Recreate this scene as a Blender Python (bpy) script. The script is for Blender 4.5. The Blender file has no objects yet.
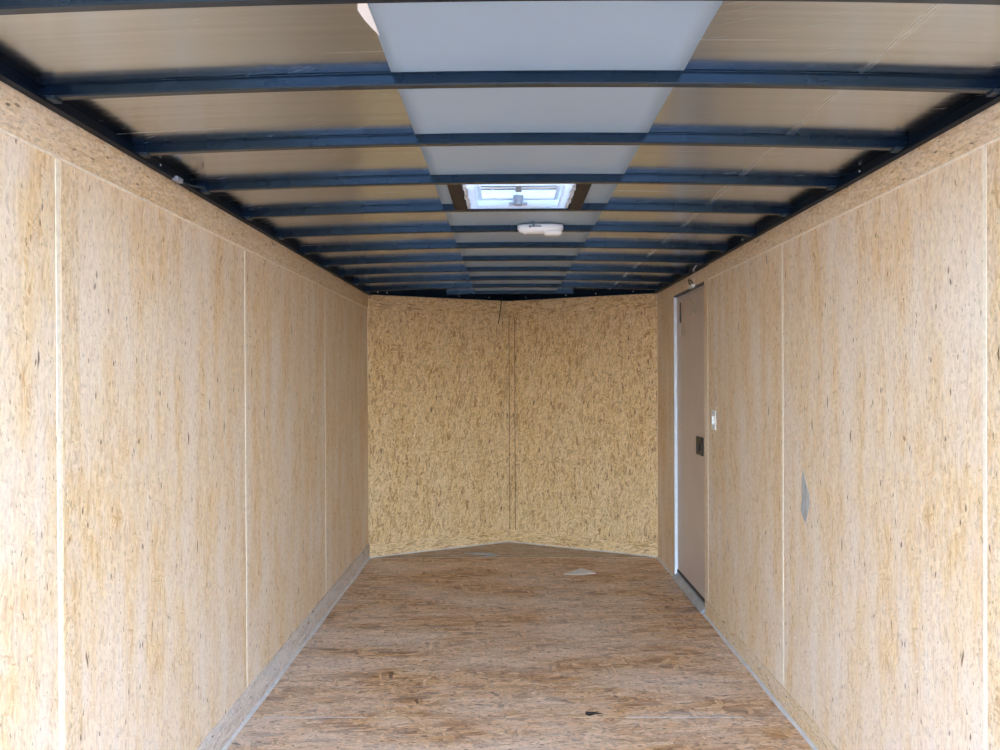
import bpy, bmesh, math, random
from mathutils import Vector, Matrix, Euler

random.seed(7)
SC = bpy.context.scene
COL = SC.collection

# ------------------------------------------------------------------ camera
CAM_H = 1.314
cam_d = bpy.data.cameras.new('camera')
cam = bpy.data.objects.new('camera', cam_d)
COL.objects.link(cam)
SC.camera = cam
cam_d.sensor_fit = 'HORIZONTAL'
cam_d.sensor_width = 36.0
cam_d.lens = 36.0 * 762 / 1000
cam_d.shift_x = -0.00156
cam_d.shift_y = 0.00576
cam_d.clip_start = 0.02
Rz = Matrix.Rotation(0.0081, 3, 'Z')
Rx = Matrix.Rotation(-0.0056, 3, 'X')
Ry = Matrix.Rotation(0.0044, 3, 'Y')
R = Rz @ Rx @ Ry
basis = Matrix(((1, 0, 0), (0, 0, -1), (0, 1, 0)))
cam.matrix_world = Matrix.Translation((0, 0, CAM_H)) @ (R @ basis).to_4x4()

# ------------------------------------------------------------------ sky, sun, exposure
world = bpy.data.worlds.new('sky')
SC.world = world
world.use_nodes = True
wn = world.node_tree
wn.nodes.clear()
wo = wn.nodes.new('ShaderNodeOutputWorld')
bg = wn.nodes.new('ShaderNodeBackground')
sky = wn.nodes.new('ShaderNodeTexSky')
sky.sky_type = 'NISHITA'
sky.sun_disc = False
sky.sun_elevation = math.radians(60)
sky.sun_rotation = math.radians(180)
sky.air_density = 1.0
sky.dust_density = 0.8
sky.ozone_density = 3.0
bg.inputs['Strength'].default_value = 1.4
wn.links.new(sky.outputs[0], bg.inputs['Color'])
wn.links.new(bg.outputs[0], wo.inputs['Surface'])

sun_d = bpy.data.lights.new('sun', 'SUN')
sun_d.energy = 0.45
sun_d.angle = math.radians(0.6)
sun_d.color = (1.0, 0.96, 0.90)
sun = bpy.data.objects.new('sun', sun_d)
COL.objects.link(sun)
sun.rotation_euler = Vector((0.02, 0.50, -0.90)).to_track_quat('-Z', 'Y').to_euler()
sun.location = (6, 2, 8)

SC.view_settings.view_transform = 'Standard'
SC.view_settings.look = 'None'
SC.view_settings.gamma = 1.0
SC.view_settings.use_curve_mapping = False
SC.view_settings.exposure = 0.93

# ------------------------------------------------------------------ dimensions (metres)
XL, XR = -1.0157, 1.0817
CX = 0.033
Y0, YC, YA = 0.12, 5.5235, 6.05
XA = 0.008
WT = 1.908                      # top of the wooden walls
BOW_Z = 1.938                   # underside of the bows at the centre
CROWN = 0.021
BOW_H, BOW_W = 0.026, 0.025
BOW_Y = [1.640 + 0.4125 * (i - 1) for i in range(-1, 12)]
BOW0_SHIFT = 0.034

def bow_drop(x):
    return CROWN * ((x - CX) / 1.0) ** 2

def skin_z(x, y):
    z = BOW_Z + BOW_H - bow_drop(x) + 0.0005
    # the sheet bellies slightly between two bows
    t = ((y - BOW_Y[0]) / 0.4125) % 1.0
    z += 0.0030 * math.sin(math.pi * t) ** 2 * max(0.0, 1 - (abs(x - CX) / 1.05) ** 6)
    return z

# ------------------------------------------------------------------ helpers
def tag(o, label=None, cat=None, group=None, kind=None):
    if label: o['label'] = label
    if cat: o['category'] = cat
    if group: o['group'] = group
    if kind: o['kind'] = kind
    return o

def empty(name, loc=(0, 0, 0), **kw):
    o = bpy.data.objects.new(name, None)
    o.location = loc
    o.empty_display_size = 0.05
    COL.objects.link(o)
    return tag(o, **kw)

def auto_uv(bm, swap=False):
    """UVs in metres: u runs along the strands, v across."""
    uv = bm.loops.layers.uv.verify()
    for f in bm.faces:
        n = f.normal
        for l in f.loops:
            c = l.vert.co
            if abs(n.z) > 0.7:
                a, b = c.x, c.y
            else:
                a, b = c.z, (c.x if abs(n.y) > abs(n.x) else c.y)
            if swap: a, b = b, a
            l[uv].uv = (a, b)

def mesh(name, bm, mat, parent=None, swap=False, smooth=False, off=None):
    bm.normal_update()
    auto_uv(bm, swap)
    me = bpy.data.meshes.new(name)
    if off is not None:
        bmesh.ops.translate(bm, vec=-Vector(off), verts=bm.verts)
    bm.to_mesh(me)
    bm.free()
    if smooth:
        for p in me.polygons: p.use_smooth = True
    me.materials.append(mat)
    o = bpy.data.objects.new(name, me)
    COL.objects.link(o)
    if off is not None and parent is None:
        o.location = off
    if parent is not None:
        o.parent = parent
    return o

def box(bm, a, b, bevel=0.0, seg=1):
    v = []
    for z in (a[2], b[2]):
        for (x, y) in ((a[0], a[1]), (b[0], a[1]), (b[0], b[1]), (a[0], b[1])):
            v.append(bm.verts.new((x, y, z)))
    fs = [(3, 2, 1, 0), (4, 5, 6, 7), (0, 1, 5, 4), (1, 2, 6, 5), (2, 3, 7, 6), (3, 0, 4, 7)]
    faces = [bm.faces.new([v[i] for i in f]) for f in fs]
    if bevel > 0:
        es = list({e for f in faces for e in f.edges})
        bmesh.ops.bevel(bm, geom=es, offset=bevel, segments=seg, affect='EDGES', profile=0.5)
    return faces

def prism(bm, pts, z0, z1, top=None):
    """extrude an xy outline between two heights (top may be a function of x, y)"""
    n = len(pts)
    lo = [bm.verts.new((p[0], p[1], z0)) for p in pts]
    hi = [bm.verts.new((p[0], p[1], z1 if top is None else top(*p))) for p in pts]
    fs = [bm.faces.new(lo[::-1]), bm.faces.new(hi)]
    for i in range(n):
        fs.append(bm.faces.new((lo[i], lo[(i + 1) % n], hi[(i + 1) % n], hi[i])))
    bmesh.ops.recalc_face_normals(bm, faces=fs)
    return fs

def tube(bm, pts, r, seg=8, cap=True):
    pts = [Vector(p) for p in pts]
    rings = []
    prev = None
    for i, p in enumerate(pts):
        d = (pts[min(i + 1, len(pts) - 1)] - pts[max(i - 1, 0)]).normalized()
        ref = Vector((0, 0, 1)) if abs(d.z) < 0.9 else Vector((1, 0, 0))
        u = d.cross(ref).normalized() if prev is None else (prev - d * prev.dot(d)).normalized()
        prev = u
        w = d.cross(u)
        rr = r[i] if isinstance(r, (list, tuple)) else r
        rings.append([bm.verts.new(p + rr * (math.cos(t) * u + math.sin(t) * w))
                      for t in [2 * math.pi * k / seg for k in range(seg)]])
    for a, b in zip(rings, rings[1:]):
        for k in range(seg):
            bm.faces.new((a[k], a[(k + 1) % seg], b[(k + 1) % seg], b[k]))
    if cap:
        bm.faces.new(rings[0][::-1])
        bm.faces.new(rings[-1])
    bmesh.ops.recalc_face_normals(bm, faces=bm.faces)

# ------------------------------------------------------------------ materials
class N:
    def __init__(s, name):
        s.m = bpy.data.materials.new(name)
        s.m.use_nodes = True
        s.t = s.m.node_tree
        s.p = s.t.nodes['Principled BSDF']
        s.out = s.t.nodes['Material Output']
    def node(s, typ, **kw):
        n = s.t.nodes.new(typ)
        for k, v in kw.items():
            if isinstance(k, str) and k.startswith('i_'):
                n.inputs[int(k[2:])].default_value = v
            else:
                setattr(n, k, v)
        return n
    def link(s, a, b): s.t.links.new(a, b)
    def val(s, op, a, b=None, c=None):
        n = s.node('ShaderNodeMath', operation=op)
        for i, x in enumerate((a, b, c)):
            if x is None: continue
            if isinstance(x, (int, float)): n.inputs[i].default_value = x
            else: s.link(x, n.inputs[i])
        return n.outputs[0]
    def ramp(s, fac, stops, interp='LINEAR'):
        n = s.node('ShaderNodeValToRGB')
        cr = n.color_ramp
        cr.interpolation = interp
        while len(cr.elements) < len(stops): cr.elements.new(0.5)
        for e, (p, c) in zip(cr.elements, stops):
            e.position = p
            e.color = (c[0], c[1], c[2], 1) if not isinstance(c, (int, float)) else (c, c, c, 1)
        s.link(fac, n.inputs[0])
        return n.outputs[0]
    def mix(s, fac, a, b, blend='MIX'):
        n = s.node('ShaderNodeMix', data_type='RGBA', blend_type=blend)
        for sock, x in ((n.inputs[0], fac), (n.inputs[6], a), (n.inputs[7], b)):
            if isinstance(x, (int, float)): sock.default_value = x
            elif isinstance(x, tuple): sock.default_value = (*x, 1)
            else: s.link(x, sock)
        return n.outputs[2]
    def mapping(s, vec, rot=0, scale=(1, 1, 1), loc=(0, 0, 0)):
        # scale applied after the rotation: rotate first, then stretch
        a = s.node('ShaderNodeMapping')
        a.inputs['Rotation'].default_value = (0, 0, rot)
        a.inputs['Location'].default_value = loc
        s.link(vec, a.inputs[0])
        b = s.node('ShaderNodeMapping')
        b.inputs['Scale'].default_value = scale
        s.link(a.outputs[0], b.inputs[0])
        return b.outputs[0]

def osb(name, cols, spec_amt=0.5, contrast=1.0, bleach=0.5, bleach_col=(.8, .74, .66), patch_scale=1.6,
        fleck=(.10, .055, .03), line=0.5, strand=(0.085, 0.017), rot0=0.0, rough=.62, fleckth=.06, spread=1.0,
        patch_aspect=5, mottle=.35, mottle_col=(.84, .70, .60), fine=.14, bits=.69):
    """oriented strand board: overlapping layers of long flat strands"""
    s = N(name)
    tc = s.node('ShaderNodeTexCoord')
    uv = tc.outputs['UV']
    # a little warp so that the strands are not ruled
    wn_ = s.node('ShaderNodeTexNoise'); wn_.inputs['Scale'].default_value = 14
    wn_.inputs['Detail'].default_value = 2
    s.link(uv, wn_.inputs['Vector'])
    sub = s.node('ShaderNodeVectorMath', operation='SUBTRACT'); sub.inputs[1].default_value = (.5, .5, .5)
    s.link(wn_.outputs['Color'], sub.inputs[0])
    sc = s.node('ShaderNodeVectorMath', operation='SCALE'); sc.inputs['Scale'].default_value = 0.022
    s.link(sub.outputs[0], sc.inputs[0])
    ad = s.node('ShaderNodeVectorMath', operation='ADD')
    s.link(uv, ad.inputs[0]); s.link(sc.outputs[0], ad.inputs[1])
    w = ad.outputs[0]
    L, W = strand
    layers = [(0.02, 1.0, 0.0), (0.32, .9, .62), (-0.26, 1.1, .60), (0.85, .75, .72), (-0.75, .8, .74),
              (0.08, 1.25, .62), (1.45, .6, .86), (-0.12, .8, .60)]
    col = None
    hgt = None
    for i, (a, k, th) in enumerate(layers):
        v = s.mapping(w, rot0 + a * spread, (1 / (L * k), 1 / (W * k), 1), (i * 3.7, i * 1.9, 0))
        vo = s.node('ShaderNodeTexVoronoi', voronoi_dimensions='2D', feature='F1')
        vo.inputs['Scale'].default_value = 1.0
        s.link(v, vo.inputs['Vector'])
        sep = s.node('ShaderNodeSeparateColor')
        s.link(vo.outputs['Color'], sep.inputs[0])
        base = s.ramp(sep.outputs[0], cols)
        # wood grain inside the strand
        g = s.node('ShaderNodeTexNoise', noise_dimensions='3D')
        g.inputs['Scale'].default_value = 1.0
        g.inputs['Detail'].default_value = 3
        gv = s.mapping(w, rot0 + a * spread + .03, (9, 210, 1), (i * 5.1, 2.3 * i, 0))
        s.link(gv, g.inputs['Vector'])
        gm = s.ramp(g.outputs['Fac'], [(.30, 1 - .30 * contrast), (.65, 1 + 0.0)])
        base = s.mix(1.0, base, gm, 'MULTIPLY')
        if col is None:
            col = base
            hgt = sep.outputs[1]
            continue
        vd = s.node('ShaderNodeTexVoronoi', voronoi_dimensions='2D', feature='DISTANCE_TO_EDGE')
        vd.inputs['Scale'].default_value = 1.0
        s.link(v, vd.inputs['Vector'])
        m = s.val('GREATER_THAN', sep.outputs[1], th)
        edge = s.ramp(vd.outputs['Distance'], [(.0, 1.0), (.05, 0.0)])
        ed = s.val('MULTIPLY', edge, line)
        dark = s.mix(ed, base, tuple(c * .45 for c in cols[0][1]))
        col = s.mix(m, col, dark)
        hgt = s.mix(m, hgt, sep.outputs[2])
    # long soft bleached areas
    bn = s.node('ShaderNodeTexNoise'); bn.inputs['Detail'].default_value = 4
    bn.inputs['Scale'].default_value = 1.0
    s.link(s.mapping(uv, rot0, (patch_scale, patch_scale * patch_aspect, 1)), bn.inputs['Vector'])
    bf = s.ramp(bn.outputs['Fac'], [(.38, 0.0), (.66, bleach)])
    col = s.mix(bf, col, bleach_col)
    # pinkish and greyish mottling, then a fine fibrous mottle
    mn = s.node('ShaderNodeTexNoise'); mn.inputs['Scale'].default_value = 1.0; mn.inputs['Detail'].default_value = 5
    mn.inputs['Roughness'].default_value = .65
    s.link(s.mapping(w, rot0 + .1, (9, 26, 1), (4, 2, 0)), mn.inputs['Vector'])
    col = s.mix(s.ramp(mn.outputs['Fac'], [(.46, 0.0), (.60, mottle)]), col, mottle_col)
    fn = s.node('ShaderNodeTexNoise'); fn.inputs['Scale'].default_value = 1.0; fn.inputs['Detail'].default_value = 4
    fn.inputs['Roughness'].default_value = .7
    s.link(s.mapping(w, rot0, (45, 120, 1), (9, 5, 0)), fn.inputs['Vector'])
    col = s.mix(1.0, col, s.ramp(fn.outputs['Fac'], [(.36, 1 - fine * 1.6), (.48, 1.0 - fine * .4), (.6, 1.0)]), 'MULTIPLY')
    # irregular brown streaks and bits of every size
    for k, (sx, sy, th, amt, tone) in enumerate([(7, 48, bits + .03, .55, .5), (24, 70, bits, .7, 1.0), (60, 150, bits - .015, .55, 1.2)]):
        q = s.node('ShaderNodeTexNoise'); q.inputs['Scale'].default_value = 1.0; q.inputs['Detail'].default_value = 2
        s.link(s.mapping(w, rot0 + .25 * (k - 1), (sx, sy, 1), (11 * k, 4 + k, 0)), q.inputs['Vector'])
        fcol = tuple(a * .6 + b_ * .4 * .6 for a, b_ in zip(fleck, cols[0][1])) if tone < 1 else tuple(c * 1.6 for c in fleck)
        if tone < 1: fcol = tuple(c * .75 for c in cols[0][1])
        col = s.mix(s.ramp(q.outputs['Fac'], [(th, 0.0), (th + .035, amt)]), col, fcol)
    # small dark flecks and bark bits
    for k, (sx, sy, th, amt) in enumerate([(26, 75, fleckth, .85), (11, 60, fleckth * .55, .9), (60, 110, fleckth * 1.3, .5)]):
        fv = s.node('ShaderNodeTexVoronoi', voronoi_dimensions='2D', feature='F1')
        fv.inputs['Scale'].default_value = 1.0
        s.link(s.mapping(w, rot0 + .05 * k, (sx, sy, 1), (k * 7, 3 * k, 0)), fv.inputs['Vector'])
        sp = s.node('ShaderNodeSeparateColor'); s.link(fv.outputs['Color'], sp.inputs[0])
        sel = s.val('LESS_THAN', sp.outputs[0], th * spec_amt * 2)
        rad = s.ramp(fv.outputs['Distance'], [(.12, 1.0), (.30, 0.0)])
        ff = s.val('MULTIPLY', s.val('MULTIPLY', sel, rad), amt)
        col = s.mix(ff, col, fleck)
    s.link(col, s.p.inputs['Base Color'])
    s.p.inputs['Roughness'].default_value = rough
    s.p.inputs['Specular IOR Level'].default_value = 0.35
    bp = s.node('ShaderNodeBump'); bp.inputs['Strength'].default_value = 0.18
    bp.inputs['Distance'].default_value = 0.0015
    s.link(hgt, bp.inputs['Height'])
    s.link(bp.outputs[0], s.p.inputs['Normal'])
    return s.m

WALL_COLS = [(0, (.66, .42, .21)), (.15, (.80, .56, .32)), (.5, (.87, .63, .365)), (.8, (.89, .68, .42)), (1, (.77, .51, .26))]
M_wall = osb('osb_wall', WALL_COLS, contrast=.45, bleach=.6, bleach_col=(.86, .775, .69), line=.15, strand=(.06, .008), spread=.8, fleckth=.010)
M_wallstrip = osb('osb_wall_strip', WALL_COLS, contrast=.6, bleach=.25, bleach_col=(.82, .73, .62), line=.3, spread=1.2, strand=(.06, .011), fleckth=.015, fine=.2, bits=.69)
M_base = osb('osb_skirting', [(0, (.50, .39, .30)), (.5, (.72, .60, .49)), (1, (.76, .65, .54))], contrast=.5, bleach=.6,
             bleach_col=(.70, .68, .68), line=.2, fleckth=.02)
M_nose = osb('osb_front_wall', [(0, (.46, .24, .085)), (.2, (.76, .48, .21)), (.5, (.88, .585, .275)), (.8, (.92, .65, .335)), (1, (.62, .36, .14))],
             contrast=.9, bleach=.15, bleach_col=(.84, .68, .50), line=.4, spread=1.2, strand=(.055, .012), fleckth=.03,
             mottle=.3, mottle_col=(.88, .62, .38), fine=.24, bits=.645)
M_floor = osb('osb_floor', [(0, (.26, .12, .05)), (.14, (.62, .32, .13)), (.45, (.82, .455, .20)), (.75, (.93, .60, .33)), (1, (.48, .22, .08))],
              contrast=1.0, bleach=.52, bleach_col=(.95, .80, .66), line=.8, strand=(.12, .027), patch_scale=1.6, patch_aspect=2.2, fleck=(.06, .035, .02),
              rough=.5, fleckth=.03, spread=1.0, mottle=.22, mottle_col=(.92, .76, .62), fine=.22, bits=.645)
M_nosefloor = osb('osb_nose_floor', [(0, (.36, .24, .13)), (.5, (.56, .41, .26)), (1, (.48, .33, .19))],
                  contrast=.8, bleach=.4, bleach_col=(.6, .5, .38), line=.4)

def plain(name, col, rough=.5, metal=0.0, spec=.5, noise=0.0, nscale=30, coat=0.0, stretch=(1, 1, 1), bump=0.0):
    s = N(name)
    s.p.inputs['Roughness'].default_value = rough
    s.p.inputs['Metallic'].default_value = metal
    s.p.inputs['Specular IOR Level'].default_value = spec
    s.p.inputs['Coat Weight'].default_value = coat
    tc = s.node('ShaderNodeTexCoord')
    n = s.node('ShaderNodeTexNoise'); n.inputs['Scale'].default_value = nscale; n.inputs['Detail'].default_value = 4
    s.link(s.mapping(tc.outputs['Object'], 0, stretch), n.inputs['Vector'])
    c = s.ramp(n.outputs['Fac'], [(.3, tuple(x * (1 - noise) for x in col)), (.7, tuple(min(1, x * (1 + noise)) for x in col))])
    s.link(c, s.p.inputs['Base Color'])
    if bump:
        b = s.node('ShaderNodeBump'); b.inputs['Strength'].default_value = bump; b.inputs['Distance'].default_value = .002
        s.link(n.outputs['Fac'], b.inputs['Height']); s.link(b.outputs[0], s.p.inputs['Normal'])
    return s.m

def tint(m, c):
    m.node_tree.nodes['Principled BSDF'].inputs['Specular Tint'].default_value = (*c, 1)
    return m

M_bow = plain('dark_painted_steel', (.005, .011, .021), rough=.24, spec=.5, noise=.25, nscale=8, coat=.08)
tint(M_bow, (.58, .83, 1.0))
M_rail = plain('black_painted_rail', (.003, .006, .012), rough=.45, spec=.12, noise=.3, nscale=10)
tint(M_rail, (.4, .7, 1.0))
M_tab = plain('bare_steel_tab', (.035, .055, .075), rough=.45, metal=.6, noise=.3, nscale=60)
M_edge = plain('pale_wood_edge', (.82, .71, .56), rough=.6, noise=.12, nscale=60)
M_gap = plain('dark_gap', (.10, .06, .035), rough=.8, noise=.2)
M_caulk = plain('pale_trim_bead', (.62, .58, .54), rough=.45, noise=.12, nscale=20)
M_white = plain('white_plastic', (.82, .82, .80), rough=.35, noise=.03)
M_lens = plain('frosted_lens', (.86, .86, .84), rough=.2, noise=.02)
M_black = plain('black_plastic', (.012, .010, .010), rough=.45, noise=.2)
M_alu = plain('white_aluminium_frame', (.72, .76, .83), rough=.35, spec=.6, noise=.05)
M_sill = plain('grey_metal_sill', (.40, .44, .50), rough=.38, metal=.5, noise=.15, nscale=25)
M_door = plain('taupe_door_skin', (.56, .46, .40), rough=.35, spec=.5, noise=.05, nscale=5)
M_tin = plain('galvanised_scrap', (.78, .75, .72), rough=.5, metal=.1, noise=.12, nscale=20)
M_bronze = plain('brown_primed_steel', (.022, .015, .012), rough=.6, spec=.3, noise=.35, nscale=50)
M_wire = plain('black_cable', (.01, .01, .012), rough=.5)
M_bluewire = plain('blue_wire', (.05, .16, .32), rough=.5)
M_scuff = plain('grey_filler_smear', (.40, .40, .385), rough=.6, noise=.25, nscale=35, stretch=(1, 1, .3))
M_bark = plain('black_bark_chip', (.02, .015, .012), rough=.8)
M_screw = plain('zinc_screw', (.75, .75, .75), rough=.25, metal=.9)
M_ground = plain('pale_gravel_yard', (.27, .28, .29), rough=.9, noise=.2, nscale=3, bump=.2)
M_torn = plain('torn_white_film', (.85, .80, .74), rough=.6)
M_foam = plain('grey_sealing_foam', (.50, .49, .47), rough=.9, noise=.5, nscale=180, bump=.6)

def aluminium():
    s = N('mill_finish_aluminium_skin')
    s.p.inputs['Metallic'].default_value = 1.0
    tc = s.node('ShaderNodeTexCoord')
    o = tc.outputs['Object']
    n = s.node('ShaderNodeTexNoise'); n.inputs['Scale'].default_value = 1; n.inputs['Detail'].default_value = 5
    s.link(s.mapping(o, 0, (.9, 55, 1)), n.inputs['Vector'])
    n2 = s.node('ShaderNodeTexNoise'); n2.inputs['Scale'].default_value = 3; n2.inputs['Detail'].default_value = 3
    s.link(o, n2.inputs['Vector'])
    col = s.ramp(n.outputs['Fac'], [(.3, (.55, .60, .655)), (.7, (.67, .73, .79))])
    rg = s.ramp(n.outputs['Fac'], [(.3, .17), (.7, .25)])
    # handling scratches that run along and across the sheet, plus a painted glint line
    sep = s.node('ShaderNodeSeparateXYZ'); s.link(o, sep.inputs[0])
    def line_at(x0, wdt, amt):
        d = s.val('ABSOLUTE', s.val('SUBTRACT', sep.outputs[0], x0))
        k = s.ramp(s.val('DIVIDE', d, wdt), [(.2, 1.0), (1.0, 0.0)])
        ns = s.node('ShaderNodeTexNoise'); ns.inputs['Scale'].default_value = 1; ns.inputs['Detail'].default_value = 3
        s.link(s.mapping(o, .02, (420, 3.2, 1)), ns.inputs['Vector'])
        br = s.ramp(ns.outputs['Fac'], [(.46, 0.0), (.60, 1.0)])
        return s.val('MULTIPLY', s.val('MULTIPLY', k, br), amt)
    sc = s.val('ADD', line_at(.752, .018, .5), line_at(.64, .010, .12))  # scratched band, then a faint reflected glint painted into the skin
    # short hairline scratches on the right half
    mm = s.node('ShaderNodeTexNoise'); mm.inputs['Scale'].default_value = 1; mm.inputs['Detail'].default_value = 6
    s.link(s.mapping(o, .45, (6, 230, 1)), mm.inputs['Vector'])
    m2 = s.node('ShaderNodeTexNoise'); m2.inputs['Scale'].default_value = 2.3
    s.link(o, m2.inputs['Vector'])
    hs = s.val('MULTIPLY', s.ramp(mm.outputs['Fac'], [(.66, 0.0), (.71, 1.0)]), s.ramp(m2.outputs['Fac'], [(.45, 0.0), (.62, .5)]))
    rs = s.node('ShaderNodeTexNoise'); rs.inputs['Scale'].default_value = 1; rs.inputs['Detail'].default_value = 2
    s.link(s.mapping(o, 0.015, (.8, 95, 1), (3, 9, 0)), rs.inputs['Vector'])
    hl = s.ramp(rs.outputs['Fac'], [(.70, 0.0), (.76, .55)])
    tot = s.val('MINIMUM', s.val('ADD', s.val('ADD', sc, hs), hl), 1.0)
    col = s.mix(tot, col, (.93, .92, .90))
    rr = s.mix(tot, rg, (.5, .5, .5))
    s.link(col, s.p.inputs['Base Color'])
    s.link(rr, s.p.inputs['Roughness'])
    b = s.node('ShaderNodeBump'); b.inputs['Strength'].default_value = .10; b.inputs['Distance'].default_value = .002
    s.link(n2.outputs['Fac'], b.inputs['Height'])
    s.link(b.outputs[0], s.p.inputs['Normal'])
    return s.m
M_skin = aluminium()
M_strip = plain('grey_white_roof_liner', (.295, .375, .445), rough=.33, spec=.5, noise=.02, nscale=3)

def lidmat():
    s = N('sky_streak_vent_lid')
    tc = s.node('ShaderNodeTexCoord')
    n = s.node('ShaderNodeTexNoise'); n.inputs['Scale'].default_value = 1; n.inputs['Detail'].default_value = 3
    n.inputs['Distortion'].default_value = 1.2
    s.link(s.mapping(tc.outputs['Object'], .1, (7, 38, 1)), n.inputs['Vector'])
    c = s.ramp(n.outputs['Fac'], [(.40, (.01, .05, .085)), (.5, (.035, .085, .12)), (.62, (.12, .19, .23))])  # bright sky and its dark reflected streaks, painted as the lid's colour
    s.link(c, s.p.inputs['Base Color'])
    s.p.inputs['Roughness'].default_value = .25
    s.p.inputs['Transmission Weight'].default_value = .0
    tr = s.node('ShaderNodeBsdfTranslucent'); s.link(c, tr.inputs['Color'])
    tp = s.node('ShaderNodeBsdfTransparent'); s.link(c, tp.inputs['Color'])
    mx = s.node('ShaderNodeMixShader'); mx.inputs[0].default_value = .5
    mx.inputs[0].default_value = 0.0
    s.link(tr.outputs[0], mx.inputs[1]); s.link(tp.outputs[0], mx.inputs[2])
    m2 = s.node('ShaderNodeMixShader'); m2.inputs[0].default_value = .15
    s.link(mx.outputs[0], m2.inputs[1]); s.link(s.p.outputs[0], m2.inputs[2])
    s.link(m2.outputs[0], s.out.inputs['Surface'])
    return s.m
M_lid = lidmat()

def translucent_white():
    s = N('translucent_white_plastic')
    s.p.inputs['Base Color'].default_value = (.9, .92, .93, 1)
    s.p.inputs['Roughness'].default_value = .4
    tr = s.node('ShaderNodeBsdfTranslucent'); tr.inputs['Color'].default_value = (.9, .93, .95, 1)
    mx = s.node('ShaderNodeMixShader'); mx.inputs[0].default_value = .55
    s.link(s.p.outputs[0], mx.inputs[1]); s.link(tr.outputs[0], mx.inputs[2])
    s.link(mx.outputs[0], s.out.inputs['Surface'])
    return s.m
M_frame = translucent_white()

def filmmat():
    s = N('clear_sticker_film')
    tc = s.node('ShaderNodeTexCoord')
    n = s.node('ShaderNodeTexNoise'); n.inputs['Scale'].default_value = 38; n.inputs['Detail'].default_value = 1
    n.inputs['Distortion'].default_value = 1.5
    s.link(tc.outputs['Object'], n.inputs['Vector'])
    c = s.ramp(n.outputs['Fac'], [(.44, (.40, .33, .27)), (.5, (.68, .62, .56)), (.56, (.46, .38, .32))])
    s.link(c, s.p.inputs['Base Color'])
    s.p.inputs['Roughness'].default_value = .2
    return s.m
M_film = filmmat()

# ------------------------------------------------------------------ setting: ground and floor
bm = bmesh.new()
box(bm, (-40, -60, -.62), (40, 30, -.55))
g = mesh('ground', bm, M_ground); tag(g, kind='structure')

floor = empty('floor', (CX, 3, 0), kind='structure')
def fl(o): o.location = (-CX, -3, 0); return o
fy = [Y0, 1.66, 2.930, 4.205, YC - .01]
for a, b in zip(fy, fy[1:]):
    bm = bmesh.new()
    box(bm, (XL - .02, a + .0012, -.03), (XR + .02, b - .0012, 0), .0008)
    fl(mesh('floor_sheet', bm, M_floor, floor))
for y, segs in ((4.205, ((-.62, -.36), (.60, 1.02))), (2.930, ((-.95, -.55), (.45, .9)))):
    for a, b in segs:
        bm = bmesh.new()
        box(bm, (a, y - .003, -.002), (b, y + .003, .0004))
        fl(mesh('joint_line', bm, M_caulk, floor))
bm = bmesh.new()      # the triangular sheet in the nose
prism(bm, [(XL, YC - .008), (XR, YC - .008), (XR, YC + .02), (XA, YA + .02), (XL, YC + .02)], -.03, .001)
fl(mesh('nose_sheet', bm, M_nosefloor, floor))
bm = bmesh.new()
box(bm, (XL - .05, Y0 - .05, -.12), (XR + .05, YA + .05, -.031))
fl(mesh('subframe', bm, M_rail, floor))

# ------------------------------------------------------------------ walls
TH = .02
DY0, DY1, DZ1 = 4.205, 4.955, 1.826
wl = empty('wall_left', (XL, 3, 0), kind='structure')
def wp(o): o.location = (-XL, -3, 0); return o
sL = [1.716, 2.946, 4.231]
edges = [Y0] + sL + [YC]
for a, b in zip(edges, edges[1:]):
    bm = bmesh.new()
    box(bm, (XL - TH, a + .001, 0), (XL, b - .001, WT), .0008)
    wp(mesh('panel', bm, M_wall, wl))
for i, y in enumerate(sL):
    bm = bmesh.new()
    w = .0085
    box(bm, (XL - .002, y - w, .10), (XL + .0012, y + w, 1.814), .0006)
    wp(mesh('seam_batten', bm, M_edge, wl))
bm = bmesh.new()
box(bm, (XL - .004, Y0, 1.815), (XL + .005, YC, WT + .002), .001)
wp(mesh('top_strip', bm, M_wallstrip, wl, swap=True))
bm = bmesh.new()
box(bm, (XL - .004, Y0, 1.809), (XL + .006, YC, 1.8145), .001)
wp(mesh('strip_edge', bm, M_edge, wl))
bm = bmesh.new()      # slightly greyer narrow piece beside the first joint
box(bm, (XL - .004, 1.727, .12), (XL + .0012, 1.80, 1.808), .0005)
wp(mesh('filler_strip', bm, M_wallstrip, wl))

wr = empty('wall_right', (XR, 3, 0), kind='structure')
def wq(o): o.location = (-XR, -3, 0); return o
sR = [1.736, 3.009, 4.130]
for a, b, z0, z1 in [(Y0, sR[0], 0, WT), (sR[0], sR[1], 0, WT), (sR[1], sR[2], 0, WT), (sR[2], DY0, 0, WT),
                     (DY0, DY1, DZ1, WT), (DY1, YC, 0, WT)]:
    bm = bmesh.new()
    box(bm, (XR, a + .001, z0), (XR + TH, b - .001, z1), .0008)
    wq(mesh('panel', bm, M_wall, wr))
for y, w, t in ((sR[0], .007, 1.83), (sR[1], .0085, 1.83), (sR[2], .009, 1.80)):
    bm = bmesh.new()
    box(bm, (XR - .0012, y - w, .05 if w == .009 else .09), (XR + .002, y + w, t), .0006)
    wq(mesh('seam_batten', bm, M_edge, wr))
bm = bmesh.new()
box(bm, (XR - .005, Y0, 1.834), (XR + .004, 4.10, WT + .002), .001)
wq(mesh('top_strip', bm, M_wallstrip, wr, swap=True))
bm = bmesh.new()
box(bm, (XR - .006, Y0, 1.828), (XR + .004, 4.10, 1.8335), .001)
wq(mesh('strip_edge', bm, M_edge, wr))
bm = bmesh.new()
box(bm, (XR - .0012, 1.66, .1), (XR + .004, 1.727, 1.827), .0005)
wq(mesh('filler_strip', bm, M_wallstrip, wr))
bm = bmesh.new()      # smear
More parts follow.
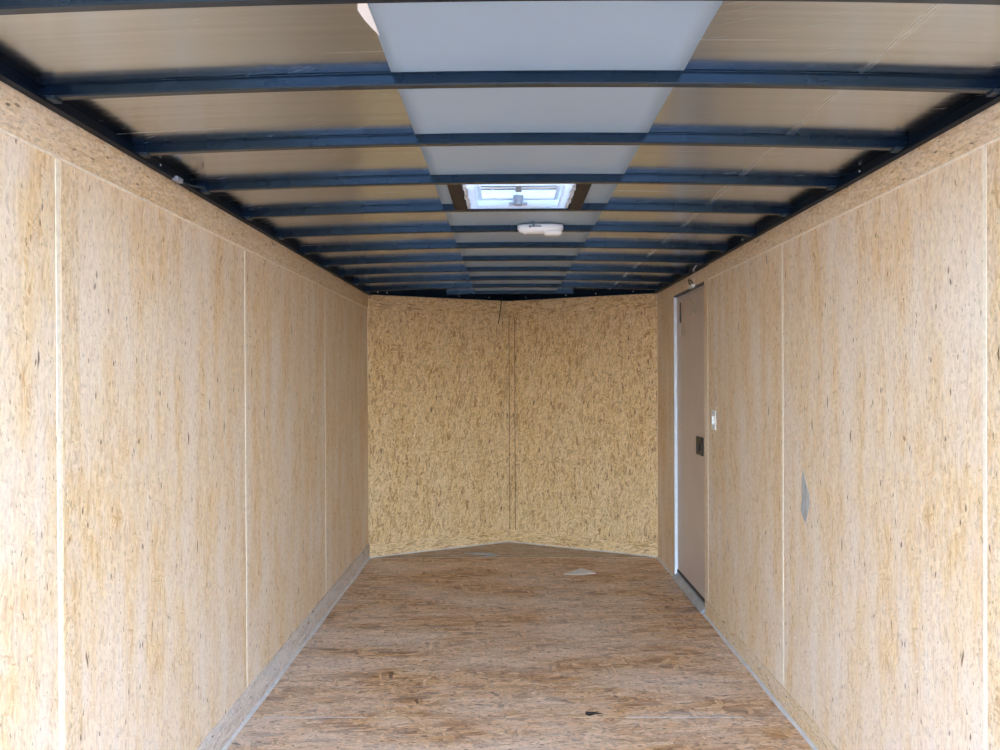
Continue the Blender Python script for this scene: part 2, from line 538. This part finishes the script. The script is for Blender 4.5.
pts = [(2.800, .970), (2.775, .925), (2.742, .885), (2.745, .84), (2.765, .80), (2.775, .775), (2.80, .79), (2.825, .815), (2.812, .86), (2.812, .92)]
lo = [bm.verts.new((XR - .0010, p[0], p[1])) for p in pts]
hi = [bm.verts.new((XR + .0005, p[0], p[1])) for p in pts]
bm.faces.new(lo); bm.faces.new(hi[::-1])
for i in range(len(pts)):
    j = (i + 1) % len(pts); bm.faces.new((lo[i], hi[i], hi[j], lo[j]))
bmesh.ops.recalc_face_normals(bm, faces=bm.faces)
wq(mesh('grey_smear', bm, M_scuff, wr))

# V-shaped front wall: one panel per side
def slanted(name, P, Q, z0, z1, mat, parent, th=.02, inset=0.0, swap=False, loc=None):
    """upright board between two floor points, facing the camera (-y)"""
    P, Q = Vector((*P, 0)), Vector((*Q, 0))
    d = (Q - P).normalized()
    n = Vector((d.y, -d.x, 0))
    if n.y > 0: n = -n
    bm = bmesh.new()
    A, B = P + n * inset, Q + n * inset
    C, D = Q - n * th, P - n * th
    prism(bm, [(v.x, v.y) for v in (A, B, C, D)], z0, z1)
    o = mesh(name, bm, mat, parent, swap=swap)
    if loc is not None: o.location = (-loc[0], -loc[1], -loc[2])
    return o
nl = empty('wall_front_left', (XL, YC, 0), kind='structure')
nr = empty('wall_front_right', (XR, YC, 0), kind='structure')
slanted('panel', (XL, YC), (XA, YA), 0, WT + .004, M_nose, nl, loc=nl.location)
slanted('panel', (XA, YA), (XR, YC), 0, WT + .004, M_nose, nr, loc=nr.location)
slanted('skirting_strip', (XL, YC), (XA, YA), 0.001, .10, M_nose, nl, inset=.003, swap=True, loc=nl.location)
slanted('skirting_strip', (XA, YA), (XR, YC), 0.001, .10, M_nose, nr, inset=.003, swap=True, loc=nr.location)
slanted('top_strip', (XL, YC), (XA, YA), 1.80, WT + .004, M_nose, nl, inset=.002, swap=True, loc=nl.location)
slanted('top_strip', (XA, YA), (XR, YC), 1.80, WT + .004, M_nose, nr, inset=.002, swap=True, loc=nr.location)
# narrow joint lines at the tip of the nose
def joint(parent, P, Q, t, w, mat, z0=.1, z1=1.9, inset=.0012):
    P, Q = Vector(P), Vector(Q)
    d = (Q - P).normalized()
    A = P + (Q - P) * t
    slanted('joint_line', tuple(A - d * w / 2), tuple(A + d * w / 2), z0, z1, mat, parent, inset=inset, loc=parent.location)
joint(nr, (XA, YA), (XR, YC), .004, .004, M_gap)
joint(nr, (XA, YA), (XR, YC), .045, .004, M_gap, z0=.1, z1=1.78, inset=.0025)

# floor beads
def bead(name, P, Q, w=.012, h=.010):
    P, Q = Vector((*P, 0)), Vector((*Q, 0))
    d = (Q - P).normalized(); n = Vector((d.y, -d.x, 0))
    mid = (P + Q) / 2
    if (Vector((CX, 3, 0)) - mid).dot(n) < 0: n = -n
    bm = bmesh.new()
    k = 24
    rows = []
    for i in range(k + 1):
        c = P + (Q - P) * i / k
        ww = w * (1 + .25 * math.sin(i * 1.7 + P.x * 9))
        rows.append([bm.verts.new(c + Vector((0, 0, .001))), bm.verts.new(c + n * ww + Vector((0, 0, .001))),
                     bm.verts.new(c + n * ww * .6 + Vector((0, 0, h * .6))), bm.verts.new(c + Vector((0, 0, h)))])
    for a, b in zip(rows, rows[1:]):
        for j in range(4):
            bm.faces.new((a[j], a[(j + 1) % 4], b[(j + 1) % 4], b[j]))
    bm.faces.new(rows[0]); bm.faces.new(rows[-1][::-1])
    bmesh.ops.recalc_face_normals(bm, faces=bm.faces)
    o = mesh(name, bm, M_caulk)
    return tag(o, kind='structure')
bead('trim_1', (XL + .006, Y0), (XL + .006, YC))
bead('trim_2', (XR - .006, Y0), (XR - .006, DY0 - .01))
bead('trim_3', (XR - .001, DY1 + .01), (XR - .001, YC))
bead('trim_4', (XL, YC - .002), (XA, YA - .004), .010, .008)
bead('trim_5', (XA, YA - .004), (XR, YC - .002), .010, .008)
bm = bmesh.new()
box(bm, (XL - .004, Y0, .001), (XL + .006, YC, .110), .0015)
b = mesh('baseboard_left', bm, M_base, swap=True); tag(b, kind='structure')
bm = bmesh.new()
box(bm, (XR - .005, Y0, .001), (XR + .004, 4.17, .085), .0015)
b = mesh('baseboard_right', bm, M_wallstrip, swap=True); tag(b, kind='structure')

# ------------------------------------------------------------------ side door
door = empty('door_1', (XR, (DY0 + DY1) / 2, 0), kind='structure')
def dp(o): o.location = -door.location; return o
RX = XR + .018
bm = bmesh.new()
box(bm, (RX, DY0 - .01, .045), (RX + .03, DY1 + .01, DZ1 + .01), .002)
dp(mesh('door_panel', bm, M_door, door))
bm = bmesh.new()
box(bm, (XR - .002, DY1 - .004, .02), (RX, DY1 + .012, DZ1 + .004), .002)     # far jamb, faces the camera
dp(mesh('jamb', bm, M_alu, door))
bm = bmesh.new()
box(bm, (XR + .001, DY0 - .01, .02), (RX, DY0 + .001, DZ1 + .004), .002)
dp(mesh('jamb', bm, M_alu, door))
bm = bmesh.new()
box(bm, (XR - .003, DY0, DZ1 - .006), (RX, DY1 - .005, DZ1 + .006), .002)
dp(mesh('head_jamb', bm, M_tab, door))
bm = bmesh.new()      # sill: sloping metal plate with an upstand
prof = [(XR - .022, .002), (XR - .020, .010), (XR + .001, .028), (RX - .008, .032), (RX - .008, .044), (RX + .001, .044), (RX + .001, -.02), (XR - .02, -.02)]
A = [bm.verts.new((p[0], DY0 + .002, max(p[1], .001))) for p in prof]
B = [bm.verts.new((p[0], DY1 - .005, max(p[1], .001))) for p in prof]
bm.faces.new(A); bm.faces.new(B[::-1])
for i in range(len(prof)):
    j = (i + 1) % len(prof); bm.faces.new((A[i], B[i], B[j], A[j]))
bmesh.ops.recalc_face_normals(bm, faces=bm.faces)
dp(mesh('sill', bm, M_sill, door))
bm = bmesh.new()      # dark rubber sweep at the foot of the door
box(bm, (RX - .006, DY0 + .004, .044), (RX + .004, DY1 - .006, .060), .001)
dp(mesh('door_sweep', bm, M_black, door))
bm = bmesh.new()
box(bm, (RX - .012, 4.292, .860), (RX + .002, 4.420, .964), .003)
lt = dp(mesh('latch', bm, M_black, door))
bm = bmesh.new()
box(bm, (RX - .017, 4.335, .885), (RX - .011, 4.375, .935), .003)
mesh('latch_lever', bm, M_tab, lt)
bm = bmesh.new()
box(bm, (RX - .006, 4.838, 1.650), (RX + .001, 4.852, 1.778), .002)
dp(mesh('strap', bm, M_black, door))
bm = bmesh.new()
box(bm, (RX - .0015, 4.70, 1.56), (RX + .001, 4.82, 1.64), .0005)
dp(mesh('sticker_film', bm, M_film, door))
bm = bmesh.new()
box(bm, (RX - .0015, 4.46, 1.68), (RX + .001, 4.60, 1.785), .0005)
dp(mesh('sticker_film', bm, M_film, door))

# clip above the door with its little cable
cl = empty('cable_clip', (XR, 4.44, 1.835), label='small white clip on the right wall just above the door head', cat='clip')
bm = bmesh.new()
box(bm, (-.022, -.045, -.012), (.0, .045, .006), .003)
mesh('bracket', bm, M_white, cl)
bm = bmesh.new()
tube(bm, [(-.016 - .012 * math.sin(t), -.005 + .028 * math.cos(t), .018 + .018 * math.sin(t)) for t in [i * math.pi / 7 for i in range(-1, 9)]], .004)
mesh('wire', bm, M_black, cl, smooth=True)

# light switch
sw = empty('light_switch', (XR - .0005, 3.998, 1.081), label='small white light switch on the right wall beside the door', cat='switch')
bm = bmesh.new(); box(bm, (-.006, -.038, -.052), (0, .038, .052), .003, 2)
mesh('plate', bm, M_white, sw)
bm = bmesh.new(); box(bm, (-.014, -.010, -.022), (-.005, .010, .022), .003, 2)
mesh('rocker', bm, M_white, sw)
for z in (-.04, .04):
    bm = bmesh.new(); bmesh.ops.create_cone(bm, cap_ends=True, segments=10, radius1=.004, radius2=.003, depth=.003,
                                           matrix=Matrix.Translation((-.007, 0, z)) @ Matrix.Rotation(math.pi / 2, 4, 'Y'))
    mesh('screw', bm, M_screw, sw)

# ------------------------------------------------------------------ roof skin and liner
VX0, VX1, VY0, VY1 = -.150, .232, 2.492, 2.864
xs = sorted(set([round(CX - 1.06 + 2.12 * i / 60, 4) for i in range(61)] + [VX0, VX1]))
ys = []
y = Y0
while y < 6.12:
    ys.append(round(y, 4)); y += 0.055
ys = sorted(set(ys + [VY0, VY1, 6.12]))
bm = bmesh.new()
vv = {}
for i, x in enumerate(xs):
    for j, y in enumerate(ys):
        vv[i, j] = bm.verts.new((x, y, skin_z(x, y)))
for i in range(len(xs) - 1):
    for j in range(len(ys) - 1):
        if xs[i] >= VX0 - 1e-4 and xs[i + 1] <= VX1 + 1e-4 and ys[j] >= VY0 - 1e-4 and ys[j + 1] <= VY1 + 1e-4:
            continue
        bm.faces.new((vv[i, j], vv[i, j + 1], vv[i + 1, j + 1], vv[i + 1, j]))
loose = [v for v in bm.verts if not v.link_faces]
bmesh.ops.delete(bm, geom=loose, context='VERTS')
ceiling = mesh('ceiling', bm, M_skin, smooth=True)
tag(ceiling, kind='structure')
md = ceiling.modifiers.new('thick', 'SOLIDIFY'); md.thickness = .004; md.offset = -1

SX0, SX1 = -.245, .376
sxs = sorted(set([round(SX0 + (SX1 - SX0) * i / 16, 4) for i in range(17)] + [VX0, VX1]))
bm = bmesh.new()
vv = {}
for i, x in enumerate(sxs):
    for j, y in enumerate(ys):
        vv[i, j] = bm.verts.new((x, y, skin_z(x, y) - .0012))
for i in range(len(sxs) - 1):
    for j in range(len(ys) - 1):
        if sxs[i] >= VX0 - 1e-4 and sxs[i + 1] <= VX1 + 1e-4 and ys[j] >= VY0 - 1e-4 and ys[j + 1] <= VY1 + 1e-4:
            continue
        bm.faces.new((vv[i, j], vv[i, j + 1], vv[i + 1, j + 1], vv[i + 1, j]))
bmesh.ops.delete(bm, geom=[v for v in bm.verts if not v.link_faces], context='VERTS')
liner = mesh('centre_liner', bm, M_strip, ceiling, smooth=True)
md = liner.modifiers.new('thick', 'SOLIDIFY'); md.thickness = .0009; md.offset = -1
# torn white edge of the liner
bm = bmesh.new()
pts = [(SX0 + .004, 1.262), (SX0 - .005, 1.285), (SX0 - .010, 1.31), (SX0 - .017, 1.345), (SX0 - .012, 1.385), (SX0 - .004, 1.42), (SX0 + .004, 1.45)]
lo = [bm.verts.new((p[0], p[1], skin_z(*p) - .0035)) for p in pts]
hi = [bm.verts.new((p[0], p[1], skin_z(*p) - .0005)) for p in pts]
bm.faces.new(lo); bm.faces.new(hi[::-1])
for i in range(len(pts)):
    j = (i + 1) % len(pts); bm.faces.new((lo[i], hi[i], hi[j], lo[j]))
bmesh.ops.recalc_face_normals(bm, faces=bm.faces)
mesh('torn_edge', bm, M_torn, liner)

# ------------------------------------------------------------------ top rails
def rail(name, X, sgn):
    """sgn +1: interior lies towards +x"""
    bm = bmesh.new()
    def zt(x): return 1.975
    xi = X + sgn * .030
    xo = X - sgn * .045
    prof = [(xo, WT + .001), (X + sgn * .012, WT + .001), (X + sgn * .012, WT - .001), (xi, WT - .001), (xi, WT + .008), (X + sgn * .012, WT + .010),
            (X + sgn * .012, zt(X)), (xo, zt(xo))]
    A = [bm.verts.new((p[0], Y0, p[1])) for p in prof]
    B = [bm.verts.new((p[0], YC + .03, p[1])) for p in prof]
    bm.faces.new(A); bm.faces.new(B[::-1])
    for i in range(len(prof)):
        j = (i + 1) % len(prof); bm.faces.new((A[i], B[i], B[j], A[j]))
    bmesh.ops.recalc_face_normals(bm, faces=bm.faces)
    o = mesh(name, bm, M_rail); tag(o, kind='structure')
    return o
railL = rail('trim_6', XL, 1)
railR = rail('trim_7', XR, -1)
def header(name, P, Q):
    P, Q = Vector((*P, 0)), Vector((*Q, 0))
    d = (Q - P).normalized(); n = Vector((d.y, -d.x, 0))
    if n.y > 0: n = -n
    bm = bmesh.new()
    a, b, c, e = P + n * .028, Q + n * .028, Q - n * .03, P - n * .03
    prism(bm, [(v.x, v.y) for v in (a, b, c, e)], WT + .004, 1.985)
    a, b, c, e = P + n * .034, Q + n * .034, Q + n * .0281, P + n * .0281
    prism(bm, [(v.x, v.y) for v in (a, b, c, e)], WT + .002, WT + .014)
    return tag(mesh(name, bm, M_rail), kind='structure')
hL = header('trim_8', (XL, YC), (XA, YA))
hR = header('trim_9', (XA, YA), (XR, YC))
def screw_on(parent, loc, r=.006):
    bm = bmesh.new()
    bmesh.ops.create_uvsphere(bm, u_segments=8, v_segments=6, radius=r, matrix=Matrix.Translation(loc))
    mesh('screw', bm, M_screw, parent, smooth=True)
def on_header(P, Q, t):
    P, Q = Vector(P), Vector(Q); c = P + (Q - P) * t
    d = (Q - P).normalized(); n = Vector((d.y, -d.x))
    if n.y > 0: n = -n
    return (c.x + n.x * .030, c.y + n.y * .030, WT + .022)
for t in (.06, .12, .62, .84): screw_on(hL, on_header((XL, YC), (XA, YA), t))
for t in (.14, .42, .62, .86): screw_on(hR, on_header((XA, YA), (XR, YC), t))
for y in (1.45, 2.20, 3.35, 4.3, 5.1):
    screw_on(railL, (XL + .0125, y, WT + .022), .004)
    screw_on(railR, (XR - .0125, y + .12, WT + .022), .004)

# ------------------------------------------------------------------ roof bows
ordinals = {0: 'dark steel roof bow cut by the top edge of the photo, nearest the open end',
            1: 'first dark roof bow wholly in view, crossing the pale liner nearest the viewer',
            2: 'second full dark roof bow, midway between the nearest full bow and the roof vent side',
            3: 'dark roof bow touching the near edge of the bright roof vent',
            4: 'dark roof bow touching the far edge of the bright roof vent',
            5: 'dark roof bow that carries the white oval dome light',
            6: 'first dark roof bow beyond the white dome light',
            7: 'second dark roof bow beyond the white dome light',
            8: 'third dark roof bow beyond the white dome light',
            9: 'fourth dark roof bow beyond the white dome light',
            10: 'last dark roof bow that spans wall to wall, just before the V-shaped nose',
            11: 'short dark roof bow over the V-shaped nose, ending on its header'}
ordinals[2] = 'second dark roof bow wholly in view, before the one at the vent'
def bow_mesh(x0, x1, yc):
    bm = bmesh.new()
    k = 48
    hw = BOW_W / 2
    rows = []
    c = .003
    for i in range(k + 1):
        x = x0 + (x1 - x0) * i / k
        zb = BOW_Z - bow_drop(x)
        zt = zb + BOW_H
        prof = [(-hw - .006, zt - .0005), (-hw - .006, zt - .0025), (-hw, zt - .0028), (-hw, zb + c), (-hw + c, zb), (hw - c, zb), (hw, zb + c), (hw, zt - .0028),
                (hw + .006, zt - .0025), (hw + .006, zt - .0005)]
        rows.append([bm.verts.new((x, p[0], p[1])) for p in prof])
    n = len(rows[0])
    for a, b in zip(rows, rows[1:]):
        for j in range(n):
            bm.faces.new((a[j], b[j], b[(j + 1) % n], a[(j + 1) % n]))
    bm.faces.new(rows[0]); bm.faces.new(rows[-1][::-1])
    bmesh.ops.recalc_face_normals(bm, faces=bm.faces)
    return bm
def tab_mesh(x, s):
    bm = bmesh.new()
    z = BOW_Z - bow_drop(x)
    box(bm, (min(x, x + s * .026), -.016, z - .004), (max(x, x + s * .026), .016, z + .004), .001)
    return bm
first = None
for i, y in enumerate(BOW_Y):
    n = i - 1 + 0
    if n < 0: continue
    yy = y + (BOW0_SHIFT if n == 0 else 0)
    if yy < YC - .03:
        if first is None:
            o = empty('roof_bow', (0, yy, 0))
            kids = [mesh('tube', bow_mesh(XL + .0125, XR - .0125, 0), M_bow, o),
                    mesh('end_tab', tab_mesh(XL + .022, 1), M_tab, o),
                    mesh('end_tab', tab_mesh(XR - .022, -1), M_tab, o)]
            first = (o, kids)
        else:
            o = first[0].copy(); COL.objects.link(o); o.location = (0, yy, 0)
            for kch in first[1]:
                c = kch.copy(); COL.objects.link(c); c.parent = o
    else:
        t = (yy + .03 - YC) / (YA - YC)
        o = empty('roof_bow', (0, yy, 0))
        mesh('tube', bow_mesh(XL + (XA - XL) * t + .03, XR + (XA - XR) * t - .03, 0), M_bow, o)
    tag(o, ordinals[n], 'roof bow', 'roof bows')

# ------------------------------------------------------------------ roof vent
VC = ((VX0 + VX1) / 2, (VY0 + VY1) / 2)
vt = empty('roof_vent', (VC[0], VC[1], 1.955), label='bright square roof vent with white frame, clear lid and centre crank', cat='roof vent')
def ring(bm, hx0, hy0, hx1, hy1, z0, z1):
    o4 = [(-hx1, -hy1), (hx1, -hy1), (hx1, hy1), (-hx1, hy1)]
    i4 = [(-hx0, -hy0), (hx0, -hy0), (hx0, hy0), (-hx0, hy0)]
    V = {}
    for nme, pts in (('o', o4), ('i', i4)):
        for z in (z0, z1):
            V[nme, z] = [bm.verts.new((p[0], p[1], z)) for p in pts]
    for k in range(4):
        j = (k + 1) % 4
        bm.faces.new((V['o', z0][k], V['o', z0][j], V['o', z1][j], V['o', z1][k]))
        bm.faces.new((V['i', z0][j], V['i', z0][k], V['i', z1][k], V['i', z1][j]))
        bm.faces.new((V['o', z0][j], V['o', z0][k], V['i', z0][k], V['i', z0][j]))
        bm.faces.new((V['o', z1][k], V['o', z1][j], V['i', z1][j], V['i', z1][k]))
    bmesh.ops.recalc_face_normals(bm, faces=bm.faces)
bm = bmesh.new()
ring(bm, .150, .158, .178, .182, -.012, -.006)       # flat lip
ring(bm, .146, .155, .152, .160, -.010, .052)        # upright collar
mesh('garnish_frame', bm, M_frame, vt)
bm = bmesh.new()
ring(bm, .132, .140, .147, .156, .012, .018)         # screen frame
mesh('screen_frame', bm, M_frame, vt)
bm = bmesh.new()      # rough sealing foam on the left and right of the opening
for s_ in (-1, 1):
    bm = bmesh.new()
    k = 22
    for i in range(k):
        y0 = -.17 + .34 * i / k
        dx = random.uniform(-.0025, .0035)
        xx = s_ * (.176 + dx)
        box(bm, (min(xx, xx + s_ * .010), y0, -.017 + random.uniform(-.002, .003)), (max(xx, xx + s_ * .010), y0 + .34 / k * .9, .004), .001)
    mesh('sealing_foam', bm, M_foam, vt)
bm = bmesh.new()      # lid: shallow dome
k = 12
gv = {}
for i in range(k + 1):
    for j in range(k + 1):
        a = -1 + 2 * i / k; b_ = -1 + 2 * j / k
        z = .060 + .030 * (1 - a ** 4) * (1 - b_ ** 4) + .004 * math.sin(7 * a + 5 * b_)
        gv[i, j] = bm.verts.new((.19 * a, .195 * b_, z))
for i in range(k):
    for j in range(k):
        bm.faces.new((gv[i, j], gv[i + 1, j], gv[i + 1, j + 1], gv[i, j + 1]))
lid = mesh('lid', bm, M_lid, vt, smooth=True)
md = lid.modifiers.new('thick', 'SOLIDIFY'); md.thickness = .002
bm = bmesh.new()
box(bm, (-.16, -.006, .018), (.16, .006, .024), .001)
mesh('cross_bar', bm, M_tin, vt)
bm = bmesh.new()
box(bm, (-.011, -.12, .012), (.011, .03, .026), .002)
tube(bm, [(0, -.06, .02), (0, -.06, .062)], .009)
mesh('lift_arm', bm, M_sill, vt)
bm = bmesh.new()
tube(bm, [(0, .115, .02), (0, .115, -.014)], [.020, .017], 14)
for s_ in (-1, 1):
    box(bm, (min(s_ * .006, s_ * .034), .107, -.014), (max(s_ * .006, s_ * .034), .123, -.005), .003, 2)
mesh('crank_knob', bm, M_sill, vt)
# brown framing pieces that box the vent in between the two bows
hy0, hy1 = BOW_Y[4] + .013, BOW_Y[5] - .013
for x0, lab in ((VX0 - .046, 'brown steel framing piece on the left side of the roof vent'),
                (VX1 - .001, 'brown steel framing piece on the right side of the roof vent')):
    xc = x0 + .0235
    bm = bmesh.new()
    zt = skin_z(xc, 2.6) - .003
    prof = [(x0, zt), (x0, 1.941), (x0 + .003, 1.938), (x0 + .044, 1.938), (x0 + .047, 1.941), (x0 + .047, zt)]
    A = [bm.verts.new((p[0], hy0, p[1])) for p in prof]; B = [bm.verts.new((p[0], hy1, p[1])) for p in prof]
    bm.faces.new(A); bm.faces.new(B[::-1])
    for i in range(6):
        j = (i + 1) % 6; bm.faces.new((A[i], B[i], B[j], A[j]))
    bmesh.ops.recalc_face_normals(bm, faces=bm.faces)
    tag(mesh('vent_framing', bm, M_bronze, off=(xc, (hy0 + hy1) / 2, 1.938)), lab, 'framing', 'framing pieces beside the roof vent')

# ------------------------------------------------------------------ dome light on the sixth bow
LY = 3.250
dl = empty('dome_light', (.142, LY, 1.953), label='white oval dome light fixed to a roof bow beyond the vent', cat='ceiling light')
def stadium(bm, cx, cy, hx, hy, z0, z1, inset=.006, seg=40, p=2.6):
    def outl(sx, sy, z):
        r = []
        for k in range(seg):
            t = 2 * math.pi * k / seg
            c, s_ = math.cos(t), math.sin(t)
            r.append(bm.verts.new((cx + sx * math.copysign(abs(c) ** (2 / p), c), cy + sy * math.copysign(abs(s_) ** (2 / p), s_), z)))
        return r
    rows = [outl(hx, hy, z1), outl(hx, hy, z0 + inset), outl(hx - inset * .4, hy - inset * .4, z0 + inset * .4), outl(hx - inset * 1.3, hy - inset * 1.3, z0)]
    for a, b in zip(rows, rows[1:]):
        for k in range(seg):
            bm.faces.new((a[k], a[(k + 1) % seg], b[(k + 1) % seg], b[k]))
    bm.faces.new(rows[0]); bm.faces.new(rows[-1][::-1])
    bmesh.ops.recalc_face_normals(bm, faces=bm.faces)
bm = bmesh.new(); stadium(bm, 0, 0, .098, .038, -.030, 0.004, p=2.3, inset=.018)
mesh('housing', bm, M_white, dl, smooth=True)
bm = bmesh.new(); stadium(bm, .052, .0, .040, .034, -.040, -.022, inset=.010, p=2.4)
mesh('lens', bm, M_lens, dl, smooth=True)
bm = bmesh.new(); box(bm, (-.070, -.012, -.0335), (-.060, .010, -.0295), .001)
mesh('switch', bm, M_tin, dl)
bm = bmesh.new()
box(bm, (-.048, -.0395, -.0125), (-.043, -.030, -.010))
x = -.050
for i in range(9):
    w = random.uniform(.003, .0065)
    box(bm, (x, -.0395, -.009), (x + w, -.030, -.004)); x += w + .0010
mesh('label_marks', bm, M_black, dl)
bm = bmesh.new(); tube(bm, [(-.03, -.034, -.006), (-.032, -.044, .003), (-.032, -.050, .010)], .0035)
mesh('wire', bm, M_bluewire, dl, smooth=True)

# ------------------------------------------------------------------ cable and loose bits
bm = bmesh.new()
tube(bm, [(-.046, 5.985, 1.925), (-.047, 5.965, 1.90), (-.052, 5.962, 1.86), (-.060, 5.964, 1.80), (-.068, 5.966, 1.75), (-.074, 5.965, 1.722)], .0035)
tag(mesh('hanging_cable', bm, M_wire, off=(-.046, 5.985, 1.91), smooth=True),
    'thin black cable hanging from the roof at the tip of the front wall', 'cable')

# flat triangle of sheet metal on the floor
bm = bmesh.new()
prism(bm, [(.366, 5.034), (.470, 5.022), (.580, 5.052), (.505, 5.190), (.492, 5.188)], .0035, .0065)
tag(mesh('metal_offcut', bm, M_tin, off=(.47, 5.09, .003)), 'pale grey triangular metal offcut lying on the brown floor', 'offcut')
bm = bmesh.new()
prism(bm, [(-.331, 5.655), (-.24, 5.62), (-.13, 5.60), (-.093, 5.635), (-.12, 5.66), (-.22, 5.668)], .0015, .0045)
tag(mesh('metal_offcut', bm, M_sill, off=(-.2, 5.635, .001)), 'long thin grey metal offcut on the nose floor at the front wall', 'offcut')
bm = bmesh.new()
prism(bm, [(-.20, 5.535), (-.10, 5.56), (-.06, 5.585), (-.16, 5.575)], .0015, .004)
tag(mesh('metal_offcut', bm, M_sill, off=(-.13, 5.56, .001)), 'tiny bluish sliver of metal just in front of the long grey offcut', 'offcut')
bm = bmesh.new()
prism(bm, [(.295, 2.952), (.31, 2.940), (.335, 2.955), (.365, 2.957), (.335, 2.972), (.30, 2.975)], .0005, .0025)
tag(mesh('bark_chip', bm, M_bark, off=(.32, 2.96, 0)), 'black splinter of bark on the floor near the viewer, right of middle', 'wood chip')

# wire ends by the rails
wl_ = empty('wire_loop', (XL + .03, 2.33, WT), label='loop of blue-grey wire poking out beneath the left top rail', cat='wire')
bm = bmesh.new()
tube(bm, [(0, -.06, .004), (.012, -.03, -.006), (.03, .0, -.008), (.045, .035, -.004), (.035, .06, .004), (.01, .05, .008)], .003)
mesh('wire', bm, M_tab, wl_, smooth=True)
bm = bmesh.new(); box(bm, (-.008, -.075, -.008), (.010, -.035, .006), .002)
mesh('crimp', bm, M_sill, wl_)
bm = bmesh.new()
tube(bm, [(XR - .03, 4.25, WT + .02), (XR - .042, 4.27, WT - .002), (XR - .034, 4.30, WT - .012), (XR - .026, 4.30, WT)], .0028)
tag(mesh('wire_hook', bm, M_tin, off=(XR - .03, 4.27, WT), smooth=True), 'small wire hook under the right top rail before the door', 'wire')
